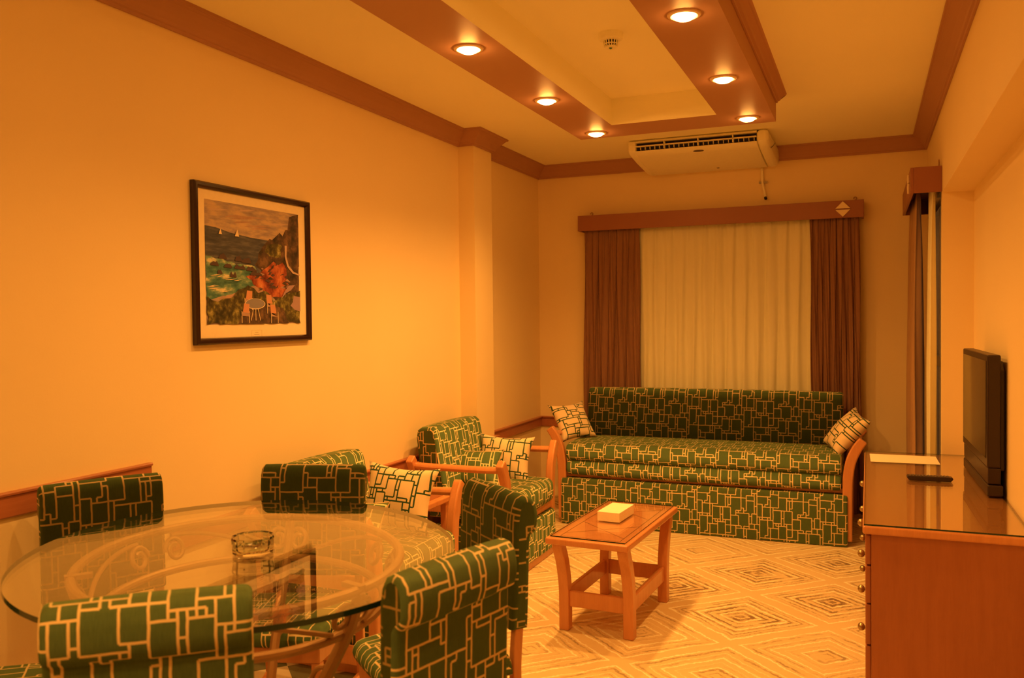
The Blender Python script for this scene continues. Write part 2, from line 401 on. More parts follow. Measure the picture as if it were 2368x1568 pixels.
# ------------------------------------------------------------------ mesh helpers
class MB:
    def __init__(s):
        s.bm = bmesh.new(); s.uv = s.bm.loops.layers.uv.new('UVMap'); s.tagged = set(); s.mats = []
    def face(s, vs, uvs=None, mi=0):
        try: f = s.bm.faces.new(vs)
        except ValueError: return None
        f.material_index = mi
        if uvs:
            for l, w in zip(f.loops, uvs): l[s.uv].uv = w
            f.tag = True
        return f
    def v(s, p): return s.bm.verts.new(p)
    def box(s, x0, x1, y0, y1, z0, z1, mi=0, mat=None):
        P = [(x0,y0,z0),(x1,y0,z0),(x1,y1,z0),(x0,y1,z0),(x0,y0,z1),(x1,y0,z1),(x1,y1,z1),(x0,y1,z1)]
        vs = [s.v(mat @ Vector(p) if mat else p) for p in P]
        for q in ((0,3,2,1),(4,5,6,7),(0,1,5,4),(1,2,6,5),(2,3,7,6),(3,0,4,7)): s.face([vs[i] for i in q], mi=mi)
        return s
    def prism(s, poly, a0, a1, axis='x', mi=0):
        """closed 2-D polygon swept along one axis; poly in the other two axes in order"""
        def P(a, q):
            return (a, q[0], q[1]) if axis == 'x' else ((q[0], a, q[1]) if axis == 'y' else (q[0], q[1], a))
        A = [s.v(P(a0, q)) for q in poly]; B = [s.v(P(a1, q)) for q in poly]; n = len(poly)
        for i in range(n):
            j = (i+1) % n; s.face([A[i], A[j], B[j], B[i]], mi=mi)
        s.face(A[::-1], mi=mi); s.face(B, mi=mi)
        return s
    def tube(s, pts, r, seg=10, closed=False, mi=0, flat=1.0):
        pts = [Vector(p) for p in pts]; n = len(pts)
        R = r if isinstance(r, (list, tuple)) else [r]*n
        rings = []; prev = None
        for i, p in enumerate(pts):
            if closed: t = (pts[(i+1) % n]-pts[i-1]).normalized()
            else: t = (pts[min(i+1, n-1)]-pts[max(i-1, 0)]).normalized()
            if prev is None:
                a = Vector((0, 0, 1)) if abs(t.z) < 0.9 else Vector((1, 0, 0))
                nrm = t.cross(a).normalized()
            else:
                nrm = (prev - t*prev.dot(t)).normalized()
            prev = nrm; bn = t.cross(nrm)
            rings.append([s.v(p + nrm*(R[i]*math.cos(2*PI*k/seg)) + bn*(R[i]*flat*math.sin(2*PI*k/seg))) for k in range(seg)])
        for i in range(n if closed else n-1):
            A, B = rings[i], rings[(i+1) % n]
            for k in range(seg):
                q = (k+1) % seg; s.face([A[k], A[q], B[q], B[k]], mi=mi)
        if not closed:
            s.face(rings[0][::-1], mi=mi); s.face(rings[-1], mi=mi)
        return s
    def lathe(s, prof, seg=32, center=(0, 0, 0), mi=0, cap=True):
        c = Vector(center); rings = []
        for r, z in prof:
            rings.append([s.v(c + Vector((r*math.cos(2*PI*k/seg), r*math.sin(2*PI*k/seg), z))) for k in range(seg)])
        for A, B in zip(rings, rings[1:]):
            for k in range(seg):
                q = (k+1) % seg; s.face([A[k], A[q], B[q], B[k]], mi=mi)
        if cap:
            s.face(rings[0][::-1], mi=mi); s.face(rings[-1], mi=mi)
        return s
    def ribbon(s, pts, half, a0, a1, axis='y', mi=0, taper=None):
        """curved slat: 2-D centre line with half width, extruded along axis"""
        n = len(pts); L = []; Rr = []
        for i in range(n):
            a = pts[max(i-1, 0)]; b = pts[min(i+1, n-1)]
            dx, dy = b[0]-a[0], b[1]-a[1]; q = math.hypot(dx, dy) or 1
            h = half[i] if isinstance(half, (list, tuple)) else half
            L.append((pts[i][0]-dy/q*h, pts[i][1]+dx/q*h)); Rr.append((pts[i][0]+dy/q*h, pts[i][1]-dx/q*h))
        def P(a, q):
            return (a, q[0], q[1]) if axis == 'x' else ((q[0], a, q[1]) if axis == 'y' else (q[0], q[1], a))
        G = [[s.v(P(a0, q)) for q in L], [s.v(P(a0, q)) for q in Rr], [s.v(P(a1, q)) for q in Rr], [s.v(P(a1, q)) for q in L]]
        for k in range(4):
            A, B = G[k], G[(k+1) % 4]
            for i in range(n-1): s.face([A[i], A[i+1], B[i+1], B[i]], mi=mi)
        s.face([G[k][0] for k in range(4)], mi=mi); s.face([G[k][-1] for k in (3, 2, 1, 0)], mi=mi)
        return s
    def loft(s, prof, x0, x1, rnd=0.02, mid=8, puff=0.0, mi=0, taper=None):
        """upholstered block: closed profile (y,z) swept along x, with rounded ends; UV = (x, arc length)"""
        n = len(prof); cy = sum(p[0] for p in prof)/n; cz = sum(p[1] for p in prof)/n
        arc = [0.0]
        for i in range(n):
            a, b = prof[i], prof[(i+1) % n]; arc.append(arc[-1]+math.hypot(b[0]-a[0], b[1]-a[1]))
        st = []
        for k in range(5):
            t = k/4*PI/2; st.append((x0+rnd*(1-math.sin(t)), rnd*(1-math.cos(t)) if False else rnd*(math.cos(t))))
        # st: from x0+rnd (inset 0.. ) reversed below
        left = [(x0 + rnd*(1-math.sin(k/4*PI/2)), rnd*(1-math.cos(k/4*PI/2))) for k in range(4, -1, -1)]
        right = [(x1 - rnd*(1-math.sin(k/4*PI/2)), rnd*(1-math.cos(k/4*PI/2))) for k in range(0, 5)]
        st = left + [(x0+rnd+(x1-x0-2*rnd)*i/mid, 0.0) for i in range(1, mid)] + right
        rings = []
        # inward offset directions by vertex normals of the profile
        nor = []
        for i in range(n):
            a, b = prof[i-1], prof[(i+1) % n]
            dx, dy = b[0]-a[0], b[1]-a[1]; q = math.hypot(dx, dy) or 1
            nor.append((dy/q, -dx/q))
        area = sum(prof[i][0]*prof[(i+1) % n][1]-prof[(i+1) % n][0]*prof[i][1] for i in range(n))
        sg = 1 if area > 0 else -1
        for x, ins in st:
            tx = (x-(x0+x1)/2)/((x1-x0)/2)
            pf = puff*(1-tx*tx)
            ring = []
            for (y, z), (ny, nz) in zip(prof, nor):
                yy = y - sg*ny*ins + sg*ny*pf; zz = z - sg*nz*ins + sg*nz*pf
                xx = x
                if taper: xx = (x0+x1)/2 + (x-(x0+x1)/2)*taper(yy, zz)
                ring.append(s.v((xx, yy, zz)))
            rings.append((x, ring))
        for (xa, A), (xb, B) in zip(rings, rings[1:]):
            for i in range(n):
                j = (i+1) % n
                s.face([A[i], B[i], B[j], A[j]], [(xa, arc[i]), (xb, arc[i]), (xb, arc[i+1]), (xa, arc[i+1])], mi)
        for (x, ring), flip in ((rings[0], False), (rings[-1], True)):
            vs = ring if not flip else ring[::-1]
            s.face(vs, [(w.co.y, w.co.z) for w in vs], mi)
        return s
    def build(s, name, mats, parent=None, smooth=False, bevel=0.0, bseg=2, loc=None, angle=35):
        bm = s.bm
        for f in bm.faces:
            if not f.tag:
                f.normal_update(); n = f.normal
                a = max(range(3), key=lambda i: abs(n[i]))
                for l in f.loops:
                    c = l.vert.co
                    l[s.uv].uv = (c.y, c.z) if a == 0 else ((c.x, c.z) if a == 1 else (c.x, c.y))
        bmesh.ops.recalc_face_normals(bm, faces=bm.faces)
        me = bpy.data.meshes.new(name); bm.to_mesh(me); bm.free()
        if not isinstance(mats, (list, tuple)): mats = [mats]
        for mm in mats: me.materials.append(mm)
        if smooth:
            for p in me.polygons: p.use_smooth = True
            try: me.set_sharp_from_angle(angle=math.radians(angle))
            except Exception: pass
        o = bpy.data.objects.new(name, me); COL.objects.link(o)
        if parent is not None: o.parent = parent
        if loc: o.location = loc
        if bevel > 0:
            md = o.modifiers.new('bevel', 'BEVEL'); md.width = bevel; md.segments = bseg; md.limit_method = 'ANGLE'; md.angle_limit = math.radians(40)
        return o

def thing(name, label, cat, loc=(0, 0, 0), rz=0.0, group=None):
    o = bpy.data.objects.new(name, None); o.empty_display_size = 0.1; COL.objects.link(o)
    o.location = loc; o.rotation_euler = (0, 0, rz); o['label'] = label; o['category'] = cat
    if group: o['group'] = group
    return o
def tag(o, label, cat, group=None):
    o['label'] = label; o['category'] = cat
    if group: o['group'] = group
    return o
def struct(o): o['kind'] = 'structure'; return o
def dup(root, loc, rz, label, group=None):
    r = root.copy(); COL.objects.link(r); r.location = loc; r.rotation_euler = (0, 0, rz); r['label'] = label
    if group: r['group'] = group
    for ch in list(root.children):
        c = ch.copy(); COL.objects.link(c); c.parent = r
        for gch in list(ch.children):
            d = gch.copy(); COL.objects.link(d); d.parent = c
    return r
def arc2(cx, cy, r, a0, a1, n, ry=None):
    ry = ry or r
    return [(cx+r*math.cos(math.radians(a0+(a1-a0)*i/n)), cy+ry*math.sin(math.radians(a0+(a1-a0)*i/n))) for i in range(n+1)]
def smooth_pts(P, n=6, closed=False):
    """Catmull-Rom through points of any dimension"""
    out = []; N = len(P); rng = N if closed else N-1
    for i in range(rng):
        p0 = P[(i-1) % N] if closed or i > 0 else P[0]; p1 = P[i]; p2 = P[(i+1) % N]; p3 = P[(i+2) % N] if closed or i+2 < N else P[-1]
        for k in range(n):
            t = k/n
            out.append(tuple(0.5*((2*b)+(-a+c)*t+(2*a-5*b+4*c-d)*t*t+(-a+3*b-3*c+d)*t**3) for a, b, c, d in zip(p0, p1, p2, p3)))
    if not closed: out.append(tuple(P[-1]))
    return out

# ------------------------------------------------------------------ ROOM SHELL
m = MB(); m.box(XL-.12, XRR+.12, YN-.12, YB+.14, -0.12, 0.0)
struct(m.build('floor', M['tile']))
m = MB(); m.box(XL-.12, XRR+.12, YN-.12, YB+.14, ZC, ZC+.12)
CEIL = struct(m.build('ceiling', M['ceil']))
m = MB(); m.prism([(XL-.12, YN), (XL, YN), (XL, PIER_Y0), (PIER_X, PIER_Y0), (PIER_X, PIER_Y1), (XL, PIER_Y1), (XL, YB), (XL-.12, YB)], 0, ZC, 'z')
struct(m.build('wall_left', M['wall']))
# back wall with a window opening behind the curtains
WX0, WX1, WZ0, WZ1 = -1.62, -0.30, 0.80, 2.02
m = MB()
m.box(XL-.12, WX0, YB, YB+.14, 0, ZC); m.box(WX1, XRR+.12, YB, YB+.14, 0, ZC)
m.box(WX0, WX1, YB, YB+.14, 0, WZ0); m.box(WX0, WX1, YB, YB+.14, WZ1, ZC)
struct(m.build('wall_back', M['wall']))
m = MB(); m.box(XL-.12, XRR+.12, YN-.12, YN, 0, ZC)
struct(m.build('wall_front', M['wall']))
# right wall: window bay beside the back wall, then a beam above a shallow recess
BEAM_Z = 2.03
RW0, RW1 = 5.12, 6.05
m = MB()
m.box(XRR, XRR+.12, YN, YP, 0, ZC)                       # recessed wall
m.box(XR, XRR, YN, YP, BEAM_Z, ZC)                       # beam over the recess
m.box(XR, XRR+.12, YP, RW0, 0, ZC)                       # pier
m.box(XR, XRR+.12, RW1, YB, 0, ZC)
m.box(XR, XRR+.12, RW0, RW1, 2.05, ZC)
m.box(XR, XRR+.12, RW0, RW1, 0, 0.25)
struct(m.build('wall_right', M['wall']))

def window(name, along, a0, a1, z0, z1, off, mull):
    """frame and glass in an opening; along 'x' on the back wall, 'y' on the right wall"""
    root = struct(bpy.data.objects.new(name, None)); COL.objects.link(root)
    def bx(mb, p0, p1, q0, q1, d0, d1):
        if along == 'x': mb.box(p0, p1, off+d0, off+d1, q0, q1)
        else: mb.box(off+d0, off+d1, p0, p1, q0, q1)
    f = MB(); t = .045
    bx(f, a0, a1, z0, z0+t, .02, .07); bx(f, a0, a1, z1-t, z1, .02, .07)
    bx(f, a0, a0+t, z0+t, z1-t, .02, .07); bx(f, a1-t, a1, z0+t, z1-t, .02, .07)
    for q in mull: bx(f, q-.025, q+.025, z0+t, z1-t, .025, .065)
    zt = z0+(z1-z0)*.48
    prev = a0+t
    for q in list(mull)+[a1-t+.025]:
        bx(f, prev, q-.025, zt-.03, zt+.03, .025, .065); prev = q+.025
    f.build('window_frame', M['alu'], root)
    gl = MB(); bx(gl, a0+t, a1-t, z0+t, z1-t, .043, .049); gl.build('window_pane', M['glass'], root)
window('window_1', 'x', WX0, WX1, WZ0, WZ1, YB, [-0.96])
window('window_2', 'y', RW0, RW1, 0.25, 2.05, XR, [5.58])

# dropped lighting band in the ceiling
BX0, BX1, BI0, BI1, BY1, BIY1, BZ = -1.54, -0.453, -1.272, -0.717, 4.785, 4.49, 2.427
BY0, BIY0 = -0.9, -0.62
m = MB()
def ring_faces(mb, z, mi):
    o = [(BX0, BY0), (BX1, BY0), (BX1, BY1), (BX0, BY1)]; i = [(BI0, BIY0), (BI1, BIY0), (BI1, BIY1), (BI0, BIY1)]
    O = [mb.v((*p, z)) for p in o]; I = [mb.v((*p, z)) for p in i]
    for k in range(4):
        j = (k+1) % 4; mb.face([O[k], O[j], I[j], I[k]], mi=mi)
    return O, I
O1, I1 = ring_faces(m, BZ, 0)
O2, I2 = ring_faces(m, ZC, 0)
for k in range(4):
    j = (k+1) % 4
    m.face([O1[k], O1[j], O2[j], O2[k]], mi=0 if k != 3 else 0)
    m.face([I1[k], I1[j], I2[j], I2[k]], mi=1)
SOF = m.build('ceiling_band', [M['brown'], M['ceil']], CEIL)

# crown mouldings: stepped profile (distance from wall, drop below ceiling)
CROWN = [(0, .093), (.010, .093), (.012, .083), (.020, .079), (.024, .070), (.040, .052), (.056, .030), (.064, .022), (.070, .020), (.072, .012), (.086, .010), (.088, 0)]
def sweep(path, prof, z_top, name, mat, scale=1.0, parent=None, mitre_ends=True):
    """profile swept along a polyline of the plan, inside to the right of travel"""
    n = len(path); rows = []
    for i, p in enumerate(path):
        def nrm(a, b):
            dx, dy = b[0]-a[0], b[1]-a[1]; q = math.hypot(dx, dy); return (dy/q, -dx/q)
        if i == 0: mx = nrm(path[0], path[1])
        elif i == n-1: mx = nrm(path[-2], path[-1])
        else:
            a = nrm(path[i-1], p); b = nrm(p, path[i+1])
            sx, sy = a[0]+b[0], a[1]+b[1]; d = 1+a[0]*b[0]+a[1]*b[1]
            mx = (sx/d, sy/d)
        rows.append([(p[0]+mx[0]*w*scale, p[1]+mx[1]*w*scale, z_top-h*scale) for w, h in prof])
    mb = MB()
    V = [[mb.v(q) for q in r] for r in rows]
    for A, B in zip(V, V[1:]):
        for k in range(len(prof)-1): mb.face([A[k], A[k+1], B[k+1], B[k]])
        mb.face([A[-1], A[0], B[0], B[-1]])
    mb.face(V[0][::-1]); mb.face(V[-1])
    return mb.build(name, mat, parent)
E_ = 0.0005
struct(sweep([(XL+E_, YN), (XL+E_, PIER_Y0-E_), (PIER_X+E_, PIER_Y0-E_), (PIER_X+E_, PIER_Y1+E_), (XL+E_, PIER_Y1+E_), (XL+E_, YB-E_), (XR-E_, YB-E_), (XR-E_, YN)],
             CROWN, ZC, 'trim_1', M['brown']))
SMALLC = [(0, .043), (.008, .043), (.010, .036), (.020, .032), (.026, .022), (.038, .012), (.042, .010), (.050, .008), (.055, 0)]
struct(sweep([(BX1+E_, BY1), (BX1+E_, BY0)][::-1], SMALLC, ZC, 'trim_2', M['brown']))
# wooden wall rails: a high one at the dining end, a lower one further on
RAIL = [(0, .078), (.012, .078), (.016, .074), (.016, .012), (.026, .010), (.028, .004), (.026, 0), (0, 0)]
struct(sweep([(XL+E_, 2.42), (XL+E_, PIER_Y0-E_), (PIER_X+E_, PIER_Y0-E_), (PIER_X+E_, PIER_Y1+E_), (XL+E_, PIER_Y1+E_), (XL+E_, YB-E_), (-1.98, YB-E_)],
             RAIL, .628, 'trim_3', M['rail']))
RAILN = [(0, .078), (.008, .078), (.011, .074), (.011, .012), (.017, .010), (.018, .004), (.016, 0), (0, 0)]
struct(sweep([(XL+E_, YN), (XL+E_, 2.33)], RAILN, .897, 'trim_4', M['rail']))

# carpet over the sitting end
m = MB(); m.prism([(-1.66, 2.95), (XR-.004, 2.95), (XR-.004, YB-.004), (XL+.002, YB-.004), (XL+.002, 3.56), (-1.66, 3.56)], 0.0, 0.006, 'z')
tag(m.build('carpet', M['carpet']), 'cream and grey fitted carpet woven with concentric diamonds', 'carpet')

# ------------------------------------------------------------------ DOWNLIGHTS
def downlight(x, y, label, dim=1.0):
    t = thing('downlight', label, 'ceiling light', (x, y, BZ), 0, 'downlights in the ceiling band')
    r = MB(); r.lathe([(.040, 0), (.040, -.004), (.046, -.007), (.056, -.004), (.058, 0)], 28, cap=False); r.build('trim_ring', M['ring'], t, True)
    b = MB(); b.lathe([(.0395, -.001), (.0380, -.007), (.032, -.0135), (.024, -.0175), (.013, -.020), (.003, -.0208)], 20); b.build('bulb', M['bulb'][x > -1] if dim > .8 else M['bulb_dim'], t, True)
    ld = bpy.data.lights.new('downlight beam', 'SPOT'); ld.color = LAMP_COLOR; ld.energy = LAMP_WATTS[x > -1]*dim
    ld.spot_size = math.radians(144); ld.spot_blend = 1.0; ld.shadow_soft_size = .022
    lo = bpy.data.objects.new('downlight_beam', ld); COL.objects.link(lo); lo.parent = t; lo.location = (0, 0, -.035)
    return t
LX = (-1.405, -0.580)
LAB = {(0, 4.645): 'round downlight at the far left corner of the ceiling band', (1, 4.632): 'round downlight at the far right corner of the ceiling band, above the air conditioner',
       (0, 3.845): 'second round downlight from the far end, left side of the ceiling band', (1, 3.82): 'second round downlight from the far end, right side of the ceiling band',
       (0, 2.985): 'nearest round downlight seen on the left side of the ceiling band', (1, 2.96): 'nearest round downlight seen on the right side of the ceiling band, at the top edge'}
for (k, y), lab in LAB.items(): downlight(LX[k], y, lab, 1.40 if y > 4.2 else (1.15 if y > 3.4 else .95))
for k, s in ((0, 'left'), (1, 'right')):
    downlight(LX[k], 2.13, 'round downlight over the dining table on the %s side of the band' % s, .48)
    for q, y, dm in (('third', 1.30, .32), ('second', .47, .5), ('first', -.36, .7)): downlight(LX[k], y, '%s round downlight from the near end of the band, %s side' % (q, s), dm)  # unseen lamps continuing the rows, added for bounce onto the ceiling

# smoke detector in the tray
t = thing('smoke_detector', 'round cream smoke detector on the raised ceiling tray', 'smoke detector', (-.98, 3.46, ZC))
b = MB(); b.lathe([(.050, 0), (.050, -.022), (.047, -.027), (.030, -.032)], 36); b.build('base', M['white'], t, True)
b = MB(); b.lathe([(.0285, -.030), (.027, -.044), (.022, -.056)], 24); b.build('sensor_chamber', M['dark'], t, True)
b = MB()
for k in range(16):
    a = 2*PI*k/16; c, s = math.cos(a), math.sin(a)
    b.tube([(.030*c, .030*s, -.030), (.029*c, .029*s, -.044), (.024*c, .024*s, -.057)], .0028, 6)
b.lathe([(.0305, -.043), (.0285, -.047), (.0285, -.043)], 24, cap=False)
b.lathe([(.026, -.054), (.024, -.060), (.012, -.063), (.004, -.064)], 24)
b.build('cage', M['white'], t, True)
b = MB(); b.lathe([(.007, -.0645), (.003, -.067)], 12, center=(0.002, -.012, 0)); b.build('indicator_light', M['led'], t, True)

# ------------------------------------------------------------------ AIR CONDITIONER
AX0, AX1 = -1.475, -0.575
t = thing('air_conditioner', 'cream ceiling-mounted air conditioner above the back window', 'air conditioner', ((AX0+AX1)/2, 5.60, ZC))
hw = (AX1-AX0)/2
# local: x lateral, y towards the back wall, z down from the ceiling
full = [(.02, -.001), (.002, -.012), (0, -.03), (.002, -.070), (.022, -.088), (.10, -.103), (.24, -.120), (.40, -.134), (.52, -.142), (.60, -.143), (.655, -.136), (.69, -.118), (.69, -.001)]
notch = [(.02, -.001), (.002, -.012), (0, -.020), (.06, -.019), (.06, -.066), (.004, -.074), (.022, -.088), (.10, -.103), (.24, -.120), (.40, -.134), (.52, -.142), (.60, -.143), (.655, -.136), (.69, -.118), (.69, -.001)]
b = MB()
b.loft(full, -hw, -hw+.050, .012, 2); b.loft(full, hw-.075, hw, .03, 2); b.loft(notch, -hw+.048, hw-.073, .001, 2)
b.build('casing', M['white'], t, True)
b = MB(); b.box(-hw+.05, hw-.075, .040, .058, -.066, -.018); b.build('air_outlet', M['dark'], t)
b = MB()
b.box(-hw+.05, hw-.075, .004, .03, -.046, -.040)
for q in (-.21, .01, .23): b.box(q-.003, q+.003, .004, .04, -.068, -.022)
b.build('louvre', M['white'], t)
for k in range(24):
    q = -hw+.08+k*(2*hw-.17)/23
    b = MB(); b.box(q-.0014, q+.0014, .014, .044, -.066, -.047); b.build('vane', M['white'], t)
b = MB(); b.lathe([(.034, 0), (.034, .0015)], 32); bd = b.build('badge', M['greydot'], t)
bd.matrix_local = Matrix.Translation((.005, .055, -.0955)) @ Matrix.Rotation(math.radians(180-11), 4, 'X') @ Matrix.Scale(.45, 4, (0, 1, 0))
b = MB(); b.lathe([(.010, 0), (.010, .001)], 16); bd = b.build('receiver_lens', M['greydot'], t)
bd.matrix_local = Matrix.Translation((.06, .50, -.1412)) @ Matrix.Rotation(PI, 4, 'X')
b = MB(); b.tube([(hw+.001, .12, -.104), (hw+.002, .28, -.06), (hw+.001, .40, -.02)], .0016, 6); b.build('casing_seam', M['dark'], t)
m = MB(); m.tube([(-.690, 6.283, 2.43), (-.688, 6.283, 2.33), (-.672, 6.283, 2.25), (-.668, 6.28, 2.225), (-.664, 6.272, 2.217)], .009, 10)
dp = tag(m.build('drain_pipe', M['white'], None, True), 'thin drain pipe hanging down the back wall under the air conditioner', 'pipe')
m = MB(); m.tube([(-.6675, 6.2795, 2.224), (-.664, 6.271, 2.214)], .0105, 10); m.build('pipe_end', M['dark'], dp, True)
m = MB(); m.box(-.712, -.655, 6.277, 6.2985, 2.325, 2.337); m.build('pipe_clip', M['steel'], dp)

# ------------------------------------------------------------------ PICTURE
PY0, PY1, PZ0, PZ1 = 2.556, 3.288, 1.308, 1.938
t = thing('framed_picture', 'framed seascape print with red cliffs in a dark frame on the left wall', 'picture', (XL, (PY0+PY1)/2, (PZ0+PZ1)/2))
w2, h2 = (PY1-PY0)/2, (PZ1-PZ0)/2
fw = .026
b = MB()
prof = [(0, .002), (0, .020), (.006, .026), (.016, .026), (.022, .020), (fw, .014), (fw, .002)]   # (inset, depth)
cor = [(-1, -1), (1, -1), (1, 1), (-1, 1)]
V = [[b.v((d, sy*(w2-q), sz*(h2-q))) for q, d in prof] for sy, sz in cor]
for k in range(4):
    A, B = V[k], V[(k+1) % 4]
    for i in range(len(prof)): b.face([A[i], A[(i+1) % len(prof)], B[(i+1) % len(prof)], B[i]])
b.build('frame', M['frame'], t)
b = MB(); b.box(.002, .009, -w2+fw-.002, w2-fw+.002, -h2+fw-.002, h2-fw+.002); mt = b.build('mount', M['mount'], t)
aY0, aY1, aZ0, aZ1 = 2.622-(PY0+PY1)/2, 3.214-(PY0+PY1)/2, 1.386-(PZ0+PZ1)/2, 1.874-(PZ0+PZ1)/2
# printed caption panel
b = MB()
cy = (aY0+aY1)/2; cz = aZ0-.045
for (p0, p1, q0, q1) in ((-.033, .033, .019, .0196), (-.033, .033, -.0196, -.019), (-.033, -.0324, -.019, .019), (.0324, .033, -.019, .019)):
    b.box(.009, .0094, cy+p0, cy+p1, cz+q0, cz+q1)
for (ww, zz) in ((.010, .010), (.016, .001), (.012, -.010)): b.box(.009, .0094, cy-ww, cy+ww, cz+zz-.0014, cz+zz+.0014)
b.build('caption', mat_plain('caption ink', (.50, .42, .28), .6), t)
art_mats = [
    mat_noise_ramp('painted sky', [(.30, (.24, .19, .22)), (.46, (.36, .29, .30)), (.56, (.50, .38, .30)), (.68, (.60, .43, .31))], 5, 5, (1, 1.4, 6)),
    mat_noise_ramp('painted sea', [(.30, (.035, .045, .08)), (.50, (.075, .085, .13)), (.66, (.15, .15, .19))], 9, 6, (1, 1, 6)),
    mat_noise_ramp('painted surf', [(.32, (.03, .09, .10)), (.48, (.09, .22, .20)), (.58, (.24, .36, .28)), (.66, (.68, .64, .45))], 12, 6, (1, 1, 3)),
    mat_noise_ramp('painted cliff', [(.30, (.08, .02, .02)), (.45, (.28, .07, .045)), (.56, (.52, .16, .08)), (.70, (.62, .28, .14))], 16, 6, (1, 1.4, 1)),
    mat_noise_ramp('painted pines', [(.34, (.03, .03, .03)), (.50, (.09, .06, .05)), (.64, (.20, .12, .08))], 22, 5),
    mat_noise_ramp('painted garden', [(.34, (.03, .03, .02)), (.50, (.09, .08, .04)), (.60, (.22, .20, .07)), (.72, (.42, .38, .18))], 30, 5),
    mat_noise_ramp('painted beach', [(.3, (.34, .22, .20)), (.6, (.48, .32, .28))], 14, 4),
    mat_plain('painted rocks', (.07, .04, .05), .6), mat_plain('painted furniture', (.58, .28, .18), .6), mat_plain('painted tabletop', (.24, .23, .30), .5),
    mat_plain('painted sails', (.80, .66, .48), .6), mat_plain('painted lavender', (.36, .24, .30), .6), mat_plain('painted path', (.52, .38, .34), .6)]
b = MB(); AWd, AHt = aY1-aY0, aZ1-aZ0; lay = [0]
def shape(poly, mi):
    lay[0] += 1; d = .0092+lay[0]*.00006
    vs = [b.v((d, aY0+AWd*u, aZ0+AHt*v)) for u, v in poly]; b.face(vs, mi=mi)
def rough_poly(poly, amp, seed, n=7):
    rr = random.Random(seed); out = []
    for (x0, y0), (x1, y1) in zip(poly, poly[1:]+poly[:1]):
        L = math.hypot(x1-x0, y1-y0); k = max(1, int(L*n*3))
        for i in range(k):
            f = i/k; e = 0 if i == 0 and (x0 in (0, 1) or y0 in (0, 1)) else amp
            px = x0+(x1-x0)*f+rr.uniform(-e, e); py = y0+(y1-y0)*f+rr.uniform(-e, e)
            out.append((min(1, max(0, px)), min(1, max(0, py))))
    return out
shape([(0, 0), (1, 0), (1, 1), (0, 1)], 0)
for q in range(9):                                                  # streaky clouds
    rr = random.Random(40+q); u0 = rr.uniform(0, .7); v0 = rr.uniform(.80, .96); L = rr.uniform(.18, .36)
    shape([(u0, v0), (u0+L*.5, v0+.012), (min(1, u0+L), v0+.03), (u0+L*.6, v0+.03), (u0+L*.2, v0+.018)], 6 if q % 3 else 12)
shape([(0, .30), (.75, .30), (.75, .725), (.45, .735), (.25, .755), (.10, .785), (0, .79)], 1)
shape(rough_poly([(0, .20), (.42, .28), (.55, .40), (.50, .50), (.3, .51), (0, .55)], .012, 1), 2)
shape(rough_poly([(.10, .205), (.40, .30), (.55, .34), (.62, .24), (.3, .19)], .008, 2), 6)
shape(rough_poly([(.50, .50), (.54, .60), (.58, .68), (.64, .735), (.76, .745), (.86, .70), (1, .66), (1, .20), (.70, .20), (.60, .40)], .014, 21), 4)
shape(rough_poly([(.40, .40), (.52, .44), (.60, .46), (.68, .55), (.74, .52), (.80, .56), (.84, .48), (.86, .36), (.82, .24), (.66, .22), (.52, .32)], .016, 3), 3)
shape(rough_poly([(.58, .62), (.62, .70), (.70, .72), (.80, .70), (.78, .60), (.68, .58)], .014, 15), 5)
shape(rough_poly([(.62, .715), (.66, .755), (.70, .74), (.76, .80), (.80, .79), (.84, .85), (.88, .86), (.90, .95), (.95, .98), (1, 1), (1, .52), (.92, .54), (.86, .62), (.80, .70)], .016, 4), 4)
shape(rough_poly([(.55, .50), (.54, .58), (.58, .64), (.64, .60), (.64, .52), (.60, .47)], .012, 14), 4)
for q in range(34):                                                 # dark clefts and lit facets on the cliff and the rocks at its foot
    rr = random.Random(100+q); u0 = rr.uniform(.42, .84); v0 = rr.uniform(.26, .54); L = rr.uniform(.025, .075); hh = rr.uniform(.006, .022); sl = rr.uniform(-.03, .05)
    if u0 < .52 and v0 > .44: continue
    shape([(u0, v0), (u0+L*.4, v0+hh+sl*.3), (u0+L, v0+sl), (u0+L*.6, v0-hh*.6+sl*.5)], (7, 4, 7, 6)[q % 4])
shape([(.825, .70), (.85, .70), (.845, .60), (.870, .525), (.93, .47), (1, .45), (1, .437), (.915, .455), (.85, .515), (.825, .60)], 12)
for q in ((.03, .485, .10), (.16, .475, .10), (.11, .545, .10), (.27, .535, .10), (.34, .525, .12), (.26, .47, .14), (.38, .46, .14), (.42, .425, .16), (.10, .42, .06), (.22, .40, .08)):
    rr = random.Random(int(q[0]*100)); shape([(q[0]+q[2]*(.1+.16*i), q[1]+(rr.uniform(.008, .040) if 0 < i < 5 else 0)) for i in range(6)]+[(q[0]+q[2]*.9, q[1]-.012), (q[0]+q[2]*.1, q[1]-.008)], 7)
for q in range(9):                                                  # foam streaks
    rr = random.Random(200+q); u0 = rr.uniform(0, .34); v0 = rr.uniform(.25, .42); L = rr.uniform(.06, .14)
    shape([(u0, v0), (u0+L*.5, v0+.010), (u0+L, v0+.016), (u0+L*.5, v0+.003)], 10)
shape(rough_poly([(0, 0), (1, 0), (1, .30), (.90, .30), (.80, .23), (.70, .21), (.62, .27), (.52, .27), (.42, .32), (.32, .27), (.22, .20), (.10, .19), (0, .23)], .018, 5), 5)
shape(rough_poly([(.30, 0), (.86, 0), (.80, .13), (.62, .17), (.40, .16)], .012, 8), 4)
shape(rough_poly([(.87, .15), (1, .11), (1, .24), (.93, .24)], .018, 6), 11)
shape(rough_poly([(.78, .23), (.90, .30), (.93, .36), (.86, .34)], .012, 9), 11)
